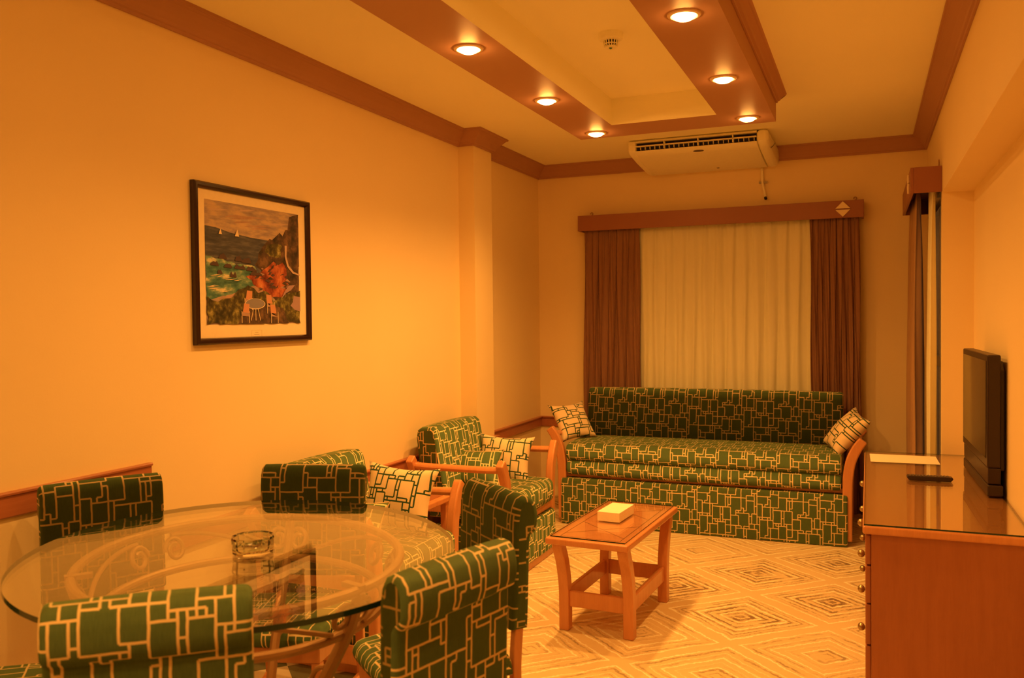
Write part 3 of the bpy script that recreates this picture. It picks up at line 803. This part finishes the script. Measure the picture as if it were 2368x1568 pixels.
for (x, y, s_) in ((.14, .735, .8), (.305, .730, 1.1)): shape([(x-.022*s_, y), (x+.018*s_, y), (x+.002, y+.055*s_)], 10)
def pchair(x, y, k):
    """a small garden chair: pale frame, salmon back and seat"""
    for dx in (-.036, .040): shape([(x+dx*k, y-.045), (x+dx*k+.006, y-.045), (x+dx*k+.006, y+.055), (x+dx*k, y+.055)], 10)
    shape([(x-.036, y+.015), (x+.040, y+.010), (x+.046*k, y+.040), (x-.030, y+.045)], 6)
    shape([(x-.034+.010*k, y+.045), (x+.030+.010*k, y+.040), (x+.026+.020*k, y+.115), (x-.030+.020*k, y+.120)], 8)
pchair(.405, .165, 1); pchair(.650, .135, -1)
shape([(.480+.108*math.cos(a*PI/12), .172+.046*math.sin(a*PI/12)) for a in range(24)], 10)
shape([(.480+.102*math.cos(a*PI/12), .174+.042*math.sin(a*PI/12)) for a in range(24)], 9)
for dx in (-.05, .0, .05): shape([(.480+dx, .03), (.486+dx, .03), (.486+dx*.5, .13), (.480+dx*.5, .13)], 10)
pchair(.370, .055, 1); pchair(.690, .050, -1)
b.build('print', art_mats, t)

# ------------------------------------------------------------------ CURTAINS
def pelmet(name, label, L, rz, loc, depth, h, orn_x, hooks):
    """box pelmet; local x along the board, front towards -y, z from the bottom"""
    t = thing(name, label, 'pelmet', loc, rz)
    b = MB(); tk = .016
    b.box(0, L, -depth, -depth+tk, 0, h); b.box(0, tk, -depth+tk, 0, 0, h); b.box(L-tk, L, -depth+tk, 0, 0, h)
    b.box(tk, L-tk, -depth+tk, 0, h*.72, h*.72+.012)
    b.build('board', M['pelmet'], t, bevel=.002)
    for sgn, nm in ((1, 'diamond_half'), (-1, 'diamond_half')):
        q = MB(); q.prism([(orn_x-.047, sgn*.004), (orn_x+.047, sgn*.004), (orn_x, sgn*.052)], -depth-.010, -depth, 'y')
        o = q.build(nm, M['mount'], t, bevel=.002); o.location.z = h/2
    for hx in hooks:
        q = MB(); q.tube([(hx, -.012, h-.004), (hx, -.012, h+.016)]+[(hx+.010*math.sin(a), -.012, h+.026-.010*math.cos(a)) for a in (0.6, 1.5, 2.4, 3.3, 4.2, 5.1)], .003, 6)
        q.build('hanging_hook', M['iron'], t, True)
    return t
pelmet('curtain_pelmet', 'long brown pelmet over the back window with a cream diamond ornament', 1.985, 0, (-2.012, YB-.001, 2.041), .145, .115, 1.855, (.07, 1.93))
pelmet('curtain_pelmet', 'short brown pelmet end-on beside the right-hand pier', 1.13, PI/2*3, (XR-.001, 6.16, 2.035), .150, .135, .98, (1.10,))

def curtain(name, label, mat, x0, x1, y, z0, z1, folds, amp, seed, flare=(0, 0), axis='x', gather=.0, group=None):
    rr = random.Random(seed); nx = max(40, folds*14); nz = 26
    ph = [rr.uniform(0, 6.28) for _ in range(6)]; fr = [rr.uniform(.75, 1.3) for _ in range(6)]
    b = MB(); G = []
    for j in range(nz+1):
        tz = j/nz; z = z1+(z0-z1)*tz; row = []
        for i in range(nx+1):
            u = i/nx
            a = u*folds*2*PI
            dr = .55*math.sin(tz*2.3+ph[0]+u*5)+.4*math.sin(tz*5+ph[1]+u*9)
            w = math.sin(a*fr[0]+dr+ph[2])+.55*math.sin(a*fr[1]*1.63+ph[3]-dr*.7)+.3*math.sin(a*2.7*fr[2]+ph[4]+dr)
            d = amp*w*(.55+.45*min(1, tz*2))
            top = math.exp(-tz*22)
            d = d*(1-top*.6)+top*amp*.45*math.sin(a*3.1+ph[5])
            x = x0+(x1-x0)*u + (flare[0]*(1-u)+flare[1]*u)*tz + .006*math.sin(tz*9+a)
            row.append(b.v((x, y+d, z)) if axis == 'x' else b.v((y+d, x, z)))
        G.append(row)
    for j in range(nz):
        for i in range(nx): b.face([G[j][i], G[j][i+1], G[j+1][i+1], G[j+1][i]])
    o = b.build(name, mat, None, True, angle=80)
    md = o.modifiers.new('thickness', 'SOLIDIFY'); md.thickness = .002; md.offset = 0
    return tag(o, label, 'curtain', group)
curtain('curtain', 'brown drape at the left side of the back window', M['drape'], -1.975, -1.56, 6.205, .05, 2.10, 9, .011, 3, (-.02, .015))
curtain('curtain', 'brown drape at the right side of the back window', M['drape'], -.372, -.062, 6.205, .05, 2.10, 8, .012, 5, (.025, .03))
curtain('sheer_curtain', 'translucent cream sheer across the back window behind the sofa', M['sheer'], -1.60, -.34, 6.245, .05, 2.10, 11, .010, 9, (0, 0))
curtain('curtain', 'narrow tan and brown drape hanging by the right-hand pier', M['drape2'], 5.46, 6.13, .264, .05, 2.10, 10, .022, 11, (0, .02), 'y')
curtain('sheer_curtain', 'narrow strip of cream sheer beside the right-hand pier', M['sheer'], 5.08, 5.40, .322, .05, 2.10, 4, .015, 13, (0, 0), 'y')

# ------------------------------------------------------------------ SOFA AND ARMCHAIRS
def settee(name, label, cat, cw, depth, loc, rz, layers, back_top, base_w, base_top, group=None, back_h0=.50, base_z=.045, rail_y=.022, mats=('green', 'green', 'green')):
    """wood-armed upholstered seat; local x lateral, front at y=0 facing -y, back at y=depth"""
    t = thing(name, label, cat, loc, rz, group)
    hw = cw/2
    # pull-out base with upholstered front and wooden plinth
    b = MB(); b.loft([(-.004, base_z), (-.004, base_top-.02), (.010, base_top), (depth-.14, base_top), (depth-.14, base_z)], -base_w/2, base_w/2, .012, 10)
    b.build('base_panel', M[mats[0]], t, True)
    if base_z > .02:
        b = MB(); b.box(-base_w/2+.005, base_w/2-.005, .004, depth-.15, .0, .044); b.build('plinth', M['wood'], t, bevel=.003)
    # seat rail under the cushions
    b = MB(); b.box(-hw-.005, hw+.005, rail_y, rail_y+.03, base_top+.004, layers[0][0]+.012); b.build('seat_rail', M['wood'], t, bevel=.004)
    # seat cushions
    for z0, z1, fr in layers:
        h = z1-z0; r = min(.045, h*.42)
        pr = arc2(fr+r, z0+r, r, 270, 180, 4)[0:] + arc2(fr+r, z1-r, r, 180, 90, 4) + [(depth*.5, z1+.004), (depth-.20, z1-.004), (depth-.10, z1-.01), (depth-.10, z0), (depth*.5, z0)]
        b = MB(); b.loft(pr, -hw+.004, hw-.004, .018, 12, .004); b.build('seat_cushion', M['green'], t, True, angle=60)
    # leaning back cushion
    zt = layers[-1][1]
    y0 = depth-.205; y1 = depth-.15
    pr = [(y0, back_h0), (y0+.004, zt+.05), (y1-.006, back_top-.05), (y1+.004, back_top-.018), (y1+.028, back_top), (y1+.095, back_top-.003), (y1+.120, back_top-.020), (y1+.128, back_top-.06), (y0+.15, back_h0)]
    b = MB(); b.loft(pr, -hw+.006, hw-.006, .02, 12, .005); b.build('back_cushion', M[mats[2]], t, True, angle=60)
    # flared wooden arms
    for sg in (-1, 1):
        line = smooth_pts([(sg*(hw+.030), .03), (sg*(hw+.030), .30), (sg*(hw+.033), .42), (sg*(hw+.050), .515), (sg*(hw+.083), .590), (sg*(hw+.118), .640)], 5)
        half = [.026+.004*math.sin(i/len(line)*PI) for i in range(len(line))]
        b = MB(); b.ribbon(line, half, .016, .058, 'y'); b.build('front_arm_post', M['wood'], t, True, bevel=.010, bseg=3)
        b = MB(); b.ribbon([(x, z if z > .031 else .05) for x, z in line], half, depth-.075, depth-.035, 'y'); b.build('rear_arm_post', M['wood'], t, True, bevel=.010, bseg=3)
        ax = sg*(hw+.085); az = .598
        b = MB(); b.tube([(ax, .050, az), (ax, .15, az-.003), (ax, depth-.15, az-.003), (ax, depth-.06, az)], .024, 12, flat=.8); b.build('armrest', M['wood'], t, True)
        b = MB(); b.box(sg*(hw+.014), sg*(hw+.044), .055, depth-.07, .05, .12) if sg > 0 else b.box(-(hw+.044), -(hw+.014), .055, depth-.07, .05, .12)
        b.build('side_rail', M['wood'], t, bevel=.004)
        b = MB(); b.box(sg*(hw+.018), sg*(hw+.040), .055, depth-.07, .34, .40) if sg > 0 else b.box(-(hw+.040), -(hw+.018), .055, depth-.07, .34, .40)
        b.build('side_rail', M['wood'], t, bevel=.004)
    b = MB(); b.box(-hw, hw, depth-.04, depth-.018, .20, .30); b.box(-hw, hw, depth-.04, depth-.018, .50, .60); b.build('back_rail', M['wood'], t, bevel=.004)
    return t
settee('sofa', 'long green and gold patterned sofa with wooden arms under the back window', 'sofa', 1.745, .665, (-1.019, 5.462, .006), 0,
       [(.330, .432, .004), (.428, .545, .000)], .880, 1.806, .308, back_h0=.5, base_z=.004, rail_y=.055, mats=('green_dimmed', 'green', 'green_down'))
ARMX = -1.722
settee('armchair', 'wood-armed green patterned armchair nearest the dining table, holding a cream cushion', 'armchair', .600, .622, (ARMX, 3.165, .0), PI/2,
       [(.300, .445, .000)], .790, .62, .262, 'armchairs along the left wall', .42)
settee('armchair', 'wood-armed green patterned armchair beside the wall pier, holding two cushions', 'armchair', .600, .622, (ARMX, 4.475, .006), PI/2,
       [(.300, .445, .000)], .795, .62, .262, 'armchairs along the left wall', .42)

def pillow(name, label, mat, c, u, v, w, h, th, pinch=.15, group=None, pipe=None):
    """scatter cushion: centre, in-plane direction vectors, size"""
    u = Vector(u).normalized(); n = u.cross(Vector(v)).normalized(); v = n.cross(u).normalized()
    N = 18; t = thing(name, label, 'cushion', c, 0, group)
    b = MB()
    def P(i, j, sg):
        a = -1+2*i/N; d = -1+2*j/N
        px = w/2*a*(1-pinch*(1-d*d)); py = h/2*d*(1-pinch*(1-a*a))
        th_ = th/2*(max(0, 1-a**2)**.42)*(max(0, 1-d**2)**.42)
        th_ *= 1+.05*math.sin(4*a+2*d)
        return u*px+v*py+n*(sg*th_), (px, py)
    for sg in (1, -1):
        G = [[None]*(N+1) for _ in range(N+1)]; UVs = [[None]*(N+1) for _ in range(N+1)]
        for i in range(N+1):
            for j in range(N+1):
                p, q = P(i, j, sg); G[i][j] = b.v(p); UVs[i][j] = q
        for i in range(N):
            for j in range(N):
                idx = [(i, j), (i+1, j), (i+1, j+1), (i, j+1)]
                if sg < 0: idx = idx[::-1]
                b.face([G[a][d] for a, d in idx], [UVs[a][d] for a, d in idx])
    bmesh.ops.remove_doubles(b.bm, verts=b.bm.verts, dist=.0004)
    b.build('cover', mat, t, True, angle=180)
    if pipe:
        edge = [P(i, 0, 0)[0] for i in range(N)]+[P(N, j, 0)[0] for j in range(N)]+[P(N-i, N, 0)[0] for i in range(N)]+[P(0, N-j, 0)[0] for j in range(N)]
        q = MB(); q.tube(edge, .0035, 6, True); q.build('piping', pipe, t, True)
    return t
pillow('cushion', 'cream cushion with green lines leaning on the left arm of the sofa', M['cream'], (-1.922, 5.72, .668), (.14, -.10, -.235), (.15, .22, .05), .30, .29, .11)
pillow('cushion', 'cushion half cream half green leaning on the right arm of the sofa', M['cream'], (-.130, 5.70, .668), (.20, .02, .23), (-.25, .85, .20), .31, .29, .12)
pillow('cushion', 'large cream cushion on the armchair beside the wall pier', M['cream'], (-2.005, 4.690, .560), (1, .06, -.04), (.02, .30, .95), .35, .29, .12)
pillow('cushion', 'green and gold cushion in front of the cream one on the armchair by the pier', M['green'], (-2.08, 4.43, .545), (1, .02, .02), (0, .35, .95), .34, .22, .11, pipe=M['piping'])
pillow('cushion', 'cream cushion with green lines on the armchair behind the dining table', M['cream'], (-1.945, 3.335, .60), (1, .04, -.06), (.03, .32, .95), .36, .30, .12)
pillow('cushion', 'green cushion corner showing behind a dining chair on the nearer armchair', M['green'], (-2.02, 3.09, .535), (1, .05, .0), (0, .45, .9), .30, .20, .10, pipe=M['piping'])

# ------------------------------------------------------------------ SIDE TABLE between the armchairs
t = thing('side_table', 'small wooden side table between the two armchairs', 'side table', (-2.15, 3.78, .006))
b = MB(); b.box(-.18, .18, -.16, .16, .462, .492); b.build('top', M['wood'], t, bevel=.006)
b = MB(); b.box(-.145, .145, -.125, .125, .492, .4935); b.build('inset_panel', M['cab'], t)
for sx in (-1, 1):
    for sy in (-1, 1):
        b = MB(); b.box(sx*.145-.017, sx*.145+.017, sy*.125-.017, sy*.125+.017, 0, .462); b.build('leg', M['wood'], t, bevel=.004)
for sx in (-1, 1):
    b = MB(); b.box(sx*.145-.009, sx*.145+.009, -.108, .108, .13, .18); b.build('stretcher', M['wood'], t, bevel=.003)

# ------------------------------------------------------------------ COFFEE TABLE
t = thing('coffee_table', 'small wooden coffee table with glass top standing on the diamond carpet', 'coffee table', (-1.09, 3.868, .006), math.radians(-3))
TW, TL, TZ = .375, .815, .440
b = MB(); b.box(-TW/2, TW/2, -TL/2, TL/2, TZ-.030, TZ); b.build('top', M['wood'], t, bevel=.008, bseg=3)
b = MB()
def strip(mb, x0, y0, x1, y1, w, z):
    dx, dy = x1-x0, y1-y0; q = math.hypot(dx, dy); nx, ny = -dy/q*w/2, dx/q*w/2
    vs = [mb.v((x0+nx, y0+ny, z)), mb.v((x1+nx, y1+ny, z)), mb.v((x1-nx, y1-ny, z)), mb.v((x0-nx, y0-ny, z))]
    ws = [mb.v((w_.co.x, w_.co.y, z-.0012)) for w_ in vs]
    mb.face(vs); mb.face(ws[::-1])
    for k in range(4): mb.face([vs[k], ws[k], ws[(k+1) % 4], vs[(k+1) % 4]])
ix, iy = .135, .355; zz = TZ+.0006
for a in ((-ix, -iy, ix, -iy), (ix, -iy, ix, iy), (ix, iy, -ix, iy), (-ix, iy, -ix, -iy)): strip(b, *a, .0028, zz)
for s1 in (-1, 1):
    strip(b, -ix, s1*.30, 0, s1*.185, .0022, zz); strip(b, 0, s1*.185, ix, s1*.30, .0022, zz)
    strip(b, -ix, s1*.07, 0, s1*.185, .0022, zz); strip(b, 0, s1*.185, ix, s1*.07, .0022, zz)
b.build('inlay', M['inlay'], t)
b = MB(); b.box(-TW/2+.018, TW/2-.018, -TL/2+.018, TL/2-.018, TZ+.0016, TZ+.0066)
for f in b.bm.faces:
    f.normal_update(); f.material_index = 0 if abs(f.normal.z) > .5 else 1
b.build('glass_top', [M['glass_plain'], M['glass_edge']], t)
for sx in (-1, 1):
    for sy in (-1, 1):
        ln = smooth_pts([(sy*.268, .0), (sy*.268, .10), (sy*.272, .20), (sy*.300, .31), (sy*.335, .38), (sy*.345, TZ-.028)], 5)
        half = [.024, ]*len(ln)
        b = MB(); b.ribbon(ln, half, sx*.150-.024 if sx > 0 else -.172, .172 if sx > 0 else -.126, 'x'); b.build('leg', M['wood'], t, True, bevel=.006)
for sy in (-1, 1):
    b = MB(); b.box(-.128, .128, sy*.268-.010, sy*.268+.010, .105, .175); b.build('stretcher', M['wood'], t, bevel=.004)
for sx in (-1, 1):
    b = MB(); b.box(sx*.150-.010, sx*.150+.010, -.245, .245, .105, .175); b.build('stretcher', M['wood'], t, bevel=.004)

t = thing('tissue_box', 'pale cream rectangular box on the coffee table', 'box', (-1.103, 3.912, .4530), math.radians(-4))
b = MB(); b.box(-.054, .054, -.104, .104, 0, .044); b.build('carton', M['box'], t, bevel=.0015)
b = MB(); b.box(-.0545, .0545, -.1045, .1045, .026, .0262); b.build('lid_edge', M['mount'], t)

# ------------------------------------------------------------------ TV CABINET, TV, PAPER, REMOTE
CX0, CX1, CY0, CY1, CZ = -.010, .497, 3.215, 4.945, .668
t = thing('tv_cabinet', 'low cherry wood cabinet with brass knobs and a glass-covered top by the right wall', 'cabinet', (0, 0, .006))
b = MB(); b.box(CX0+.018, CX1, CY0+.012, CY1, .05, CZ-.042); b.build('carcass', M['cab'], t, bevel=.002)
b = MB(); b.box(CX0+.035, CX1-.01, CY0+.03, CY1-.01, 0, .05); b.build('plinth', M['cab'], t)
b = MB(); b.box(CX0-.010, CX1, CY0-.004, CY1+.004, CZ-.042, CZ-.012); b.build('top_board', M['wood'], t, bevel=.008, bseg=3)
b = MB(); b.box(CX0-.006, CX1-.002, CY0+.002, CY1, CZ-.0115, CZ-.006)
for f in b.bm.faces:
    f.normal_update(); f.material_index = 0 if abs(f.normal.z) > .5 else 1
b.build('glass_top', [M['glass'], M['glass_edge']], t)
colw = (CY1-CY0-.05)/2
for k in range(2):
    y0 = CY0+.024+k*(colw+.004); y1 = y0+colw-.004
    zs = [(.075, .225), (.231, .372), (.378, .508), (.514, CZ-.050)]
    for z0, z1 in zs:
        b = MB(); b.box(CX0-.001, CX0+.0175, y0, y1, z0, z1); d = b.build('drawer', M['cab'], t, bevel=.003)
        for yy in ((y0+y1)/2,):
            q = MB(); q.tube([(CX0-.001, yy, (z0+z1)/2), (CX0-.008, yy, (z0+z1)/2)], .006, 10)
            prof = [(.004, 0), (.011, .003), (.015, .009), (.016, .014), (.014, .020), (.009, .025), (.003, .027)]
            G = [[q.v((CX0-.004-zq, yy+rq*math.cos(2*PI*i/16), (z0+z1)/2+rq*math.sin(2*PI*i/16))) for i in range(16)] for rq, zq in prof]
            for A, B in zip(G, G[1:]):
                for i in range(16): q.face([A[i], A[(i+1) % 16], B[(i+1) % 16], B[i]])
            q.face(G[0][::-1]); q.face(G[-1])
            q.build('knob', M['brass'], d, True)
CTOP = CZ
t = thing('television', 'black flat television standing on the cabinet facing the sofa side', 'television', (.430, 4.215, CTOP+.0003), math.radians(1.5))
TWd = .365
b = MB()
# screen bezel (front faces -x)
b.box(-.006, .042, -TWd, TWd, .115, .563)
b.build('bezel', M['black'], t, bevel=.006, bseg=2)
b = MB(); b.box(-.0075, -.0055, -TWd+.028, TWd-.028, .150, .538); b.build('screen', M['screen'], t)
b = MB(); b.prism([(-TWd+.03, .10), (TWd-.03, .10), (TWd-.03, .50), (TWd-.08, .535), (-TWd+.08, .535), (-TWd+.03, .50)], .042, .062, 'x'); b.build('rear_housing', M['black'], t, bevel=.005)
b = MB(); b.prism([(-TWd+.012, .048), (TWd-.012, .048), (TWd-.004, .114), (-TWd+.004, .114)], -.002, .044, 'x'); b.build('speaker_bar', M['black'], t, bevel=.004)
b = MB(); b.box(-.004, .052, -TWd+.004, TWd-.004, 0, .046); b.build('stand', M['black'], t, bevel=.006)

m = MB(); m.box(-.155, .155, -.125, .125, 0, .0012)
pp = tag(m.build('paper_sheet', M['paper'], loc=(.162, 4.715, CTOP+.0002)), 'sheet of cream paper lying at the far end of the cabinet top', 'paper'); pp.rotation_euler = (0, 0, math.radians(1))
t = thing('remote_control', 'black remote control lying on the glass cabinet top', 'remote control', (.246, 4.150, CTOP+.0002), math.radians(2))
b = MB(); b.prism([(-.082, 0), (.082, 0), (.092, .012), (.088, .019), (-.088, .019), (-.092, .012)], -.022, .022, 'y'); b.build('shell', M['black'], t, bevel=.003)
b = MB()
for i in range(13):
    for j in range(3): b.box(-.078+i*.0125-.004, -.078+i*.0125+.004, -.013+j*.013-.004, -.013+j*.013+.004, .019, .0215)
b.build('buttons', M['key'], t)

# ------------------------------------------------------------------ DINING TABLE
TC = (-1.452, 1.718); TA = math.radians(136.2)
GZ0, GZ1 = .816, .828
t = thing('dining_table', 'round glass dining table on a scrolled bronze iron base', 'dining table', (TC[0], TC[1], 0), TA)
def ell(a, b_, n, z, ph=0): return [(a*math.cos(2*PI*i/n+ph), b_*math.sin(2*PI*i/n+ph), z) for i in range(n)]
b = MB(); NN = 128
A = [b.v(p) for p in ell(.588, .522, NN, GZ0)]; B = [b.v(p) for p in ell(.588, .522, NN, GZ1)]
b.face(A[::-1], mi=0); b.face(B, mi=0)
for i in range(NN): b.face([A[i], A[(i+1) % NN], B[(i+1) % NN], B[i]], mi=1)
b.build('glass_top', [M['glass'], M['glass_edge']], t)
RA, RB, RZ = .448, .386, .804
LA, LB, LZ = .399, .343, .698
b = MB(); b.tube(ell(RA, RB, 80, RZ), .0115, 10, True); b.build('upper_ring', M['iron'], t, True)
b = MB(); b.tube(ell(LA, LB, 80, LZ), .0110, 10, True); b.build('lower_ring', M['iron'], t, True)
LEG_DEG = (-28, 92, 212)       # relative to the table's long axis
def epoint(deg, ka, kb, z):
    a = math.radians(deg); return (ka*math.cos(a), kb*math.sin(a), z)
def scroll(mb, base_deg, r0, sgn, zc, rr=.034, turns=1.35):
    """flat spiral standing on the ring ellipse (tangent plane)"""
    pts = []
    for i in range(26):
        s_ = i/25; ang = s_*turns*2*PI; rad = rr*(1-.62*s_)
        off = sgn*(rr - rad*math.cos(ang)); dz = rad*math.sin(ang)
        dd = base_deg + math.degrees(off/((RA+RB)/2))
        k = 1-.10*(RZ-(zc+dz))/(RZ-LZ)
        pts.append(epoint(dd, RA*k, RB*k, zc+dz))
    mb.tube(pts, .0065, 8)
for ld in LEG_DEG:
    r = lambda f, z: epoint(ld, RA*f, RB*f, z)
    pts = smooth_pts([r(1.0, RZ), r(.96, .75), r(.90, LZ), r(.74, .59), r(.56, .47), r(.46, .35), r(.50, .21), r(.66, .09), r(.86, .018), r(.92, .014)], 5)
    b = MB(); b.tube(pts, .0135, 8, flat=1.5); lg = b.build('leg', M['iron'], t, True)
    for sg in (1, -1):
        q = MB(); scroll(q, ld, 0, sg, .745); q.build('scroll', M['iron'], lg, True)
    q = MB()
    # large scroll below the lower ring
    sp_ = []
    for i in range(34):
        s_ = i/33; ang = PI/2+s_*1.5*2*PI; rad = .058*(1-.68*s_)
        sp_.append(r(.72+rad*math.cos(ang)/.445, .545+rad*math.sin(ang)))
    q.tube(sp_, .0065, 8)
    q.build('scroll', M['iron'], lg, True)
    q = MB(); p = r(.97, GZ0-.006)
    q.box(-.03, .03, -.009, .009, -.0055, .0055, mat=Matrix.Translation(r(.955, GZ0-.0058)) @ Matrix.Rotation(math.atan2(p[1], p[0]), 4, 'Z')); q.build('glass_pad', M['iron'], lg)
for md_ in (32, 152, 272):
    for sg in (1, -1):
        b = MB(); scroll(b, md_+4*sg, 0, sg, .748)
        pts = []
        for i in range(15):
            s_ = i/14; dd = md_+sg*(8+44*s_); z = LZ+.012+(RZ-LZ-.03)*math.cos(s_*PI/2)
            k = 1-.10*(RZ-z)/(RZ-LZ); pts.append(epoint(dd, RA*k, RB*k, z))
        b.tube(pts, .0062, 8)
        b.build('scrollwork', M['iron'], t, True)

t = thing('ashtray', 'small clear glass ashtray on the dining table', 'ashtray', (-1.400, 1.694, GZ1+.0003))
b = MB(); b.lathe([(.004, .0), (.044, 0), (.049, .004), (.052, .038), (.0505, .043), (.045, .042), (.040, .014), (.004, .010)], 14); b.build('bowl', M['crystal'], t, False)

# ------------------------------------------------------------------ DINING CHAIRS
def make_chair(label, loc, rz):
    t = thing('dining_chair', label, 'chair', loc, rz, 'dining chairs around the glass table')
    # back pad: flat front, roll over the top, bolster behind
    pr = [(.168, .550), (.172, .62), (.176, .76), (.178, .845), (.184, .880), (.196, .902), (.214, .911), (.234, .906), (.248, .890), (.254, .862), (.253, .832), (.246, .812), (.232, .803), (.228, .798), (.226, .74), (.222, .62), (.218, .550)]
    b = MB(); b.loft(pr, -.177, .177, .014, 10, .003); b.build('back_pad', M['green_down'], t, True, angle=50)
    tp = lambda y, z: 1.0+.0*z if y > .15 else (1.0-.30*(.17-y)/.38)
    sp_ = arc2(-.185+.03, .432+.03, .03, 270, 180, 3)+arc2(-.185+.03, .492-.03, .03, 180, 90, 3)+[(-.05, .497), (.08, .496), (.155, .488), (.163, .472), (.163, .432), (-.02, .430)]
    b = MB(); b.loft(sp_, -.192, .192, .022, 10, .004, taper=tp); b.build('seat', M['green'], t, True, angle=60)
    b = MB()
    wf, wr = .120, .158
    b.prism([(-wf-.012, -.165), (wf+.012, -.165), (wr+.012, .155), (-wr-.012, .155)], .385, .431, 'z'); b.build('apron', M['wood'], t, bevel=.003)
    for sx in (-1, 1):
        b = MB(); b.ribbon(smooth_pts([(-.150, 0), (-.150, .20), (-.148, .385)], 3), .015, sx*wf-.015, sx*wf+.015, 'x'); b.build('leg', M['wood'], t, bevel=.004)
        b = MB(); b.ribbon(smooth_pts([(.235, 0), (.205, .18), (.185, .40), (.193, .56), (.203, .66)], 4), .013, sx*wr-.014, sx*wr+.014, 'x'); b.build('leg', M['wood'], t, bevel=.004)
    b = MB(); b.box(-wf+.013, wf-.013, -.158, -.142, .27, .31); b.build('stretcher', M['wood'], t, bevel=.003)
    for sx in (-1, 1):
        b = MB(); P0 = Vector((sx*wf, -.137, .20)); P1 = Vector((sx*wr, .192, .20)); dv = (P1-P0); a = math.atan2(dv.y, dv.x)
        b.box(0, dv.length, -.009, .009, -.016, .016, mat=Matrix.Translation(P0) @ Matrix.Rotation(a, 4, 'Z')); b.build('stretcher', M['wood'], t, bevel=.003)
    return t
def chair_spot(mid, f):
    f = Vector((f[0], f[1])).normalized()
    o = Vector(mid)+f*.212
    return (o.x, o.y, 0), math.atan2(f.x, -f.y)
SPOTS = [((-2.213, 1.975), (.864, -.504), 'green patterned dining chair against the left wall, under the high wooden rail'),
         ((-1.735, 2.415), (.30, -.954), 'green patterned dining chair at the far side of the glass table before an armchair'),
         ((-1.000, 2.272), (-.63, -.775), 'green patterned dining chair on the right of the glass table, seen from its dark front'),
         ((-.800, 1.585), (-.965, .262), 'green patterned dining chair right of the table, its padded back turned to us'),
         ((-1.198, 1.168), (-.635, .77), 'green patterned dining chair in the near foreground, back turned, at the bottom edge'),
         ((-2.150, 1.305), (.73, .68), 'green patterned dining chair mostly outside the left edge, only its seat showing')]
proto = None
for mid, f, lab in SPOTS:
    loc, rz = chair_spot(mid, f)
    if proto is None: proto = make_chair(lab, loc, rz)
    else: dup(proto, loc, rz, lab)
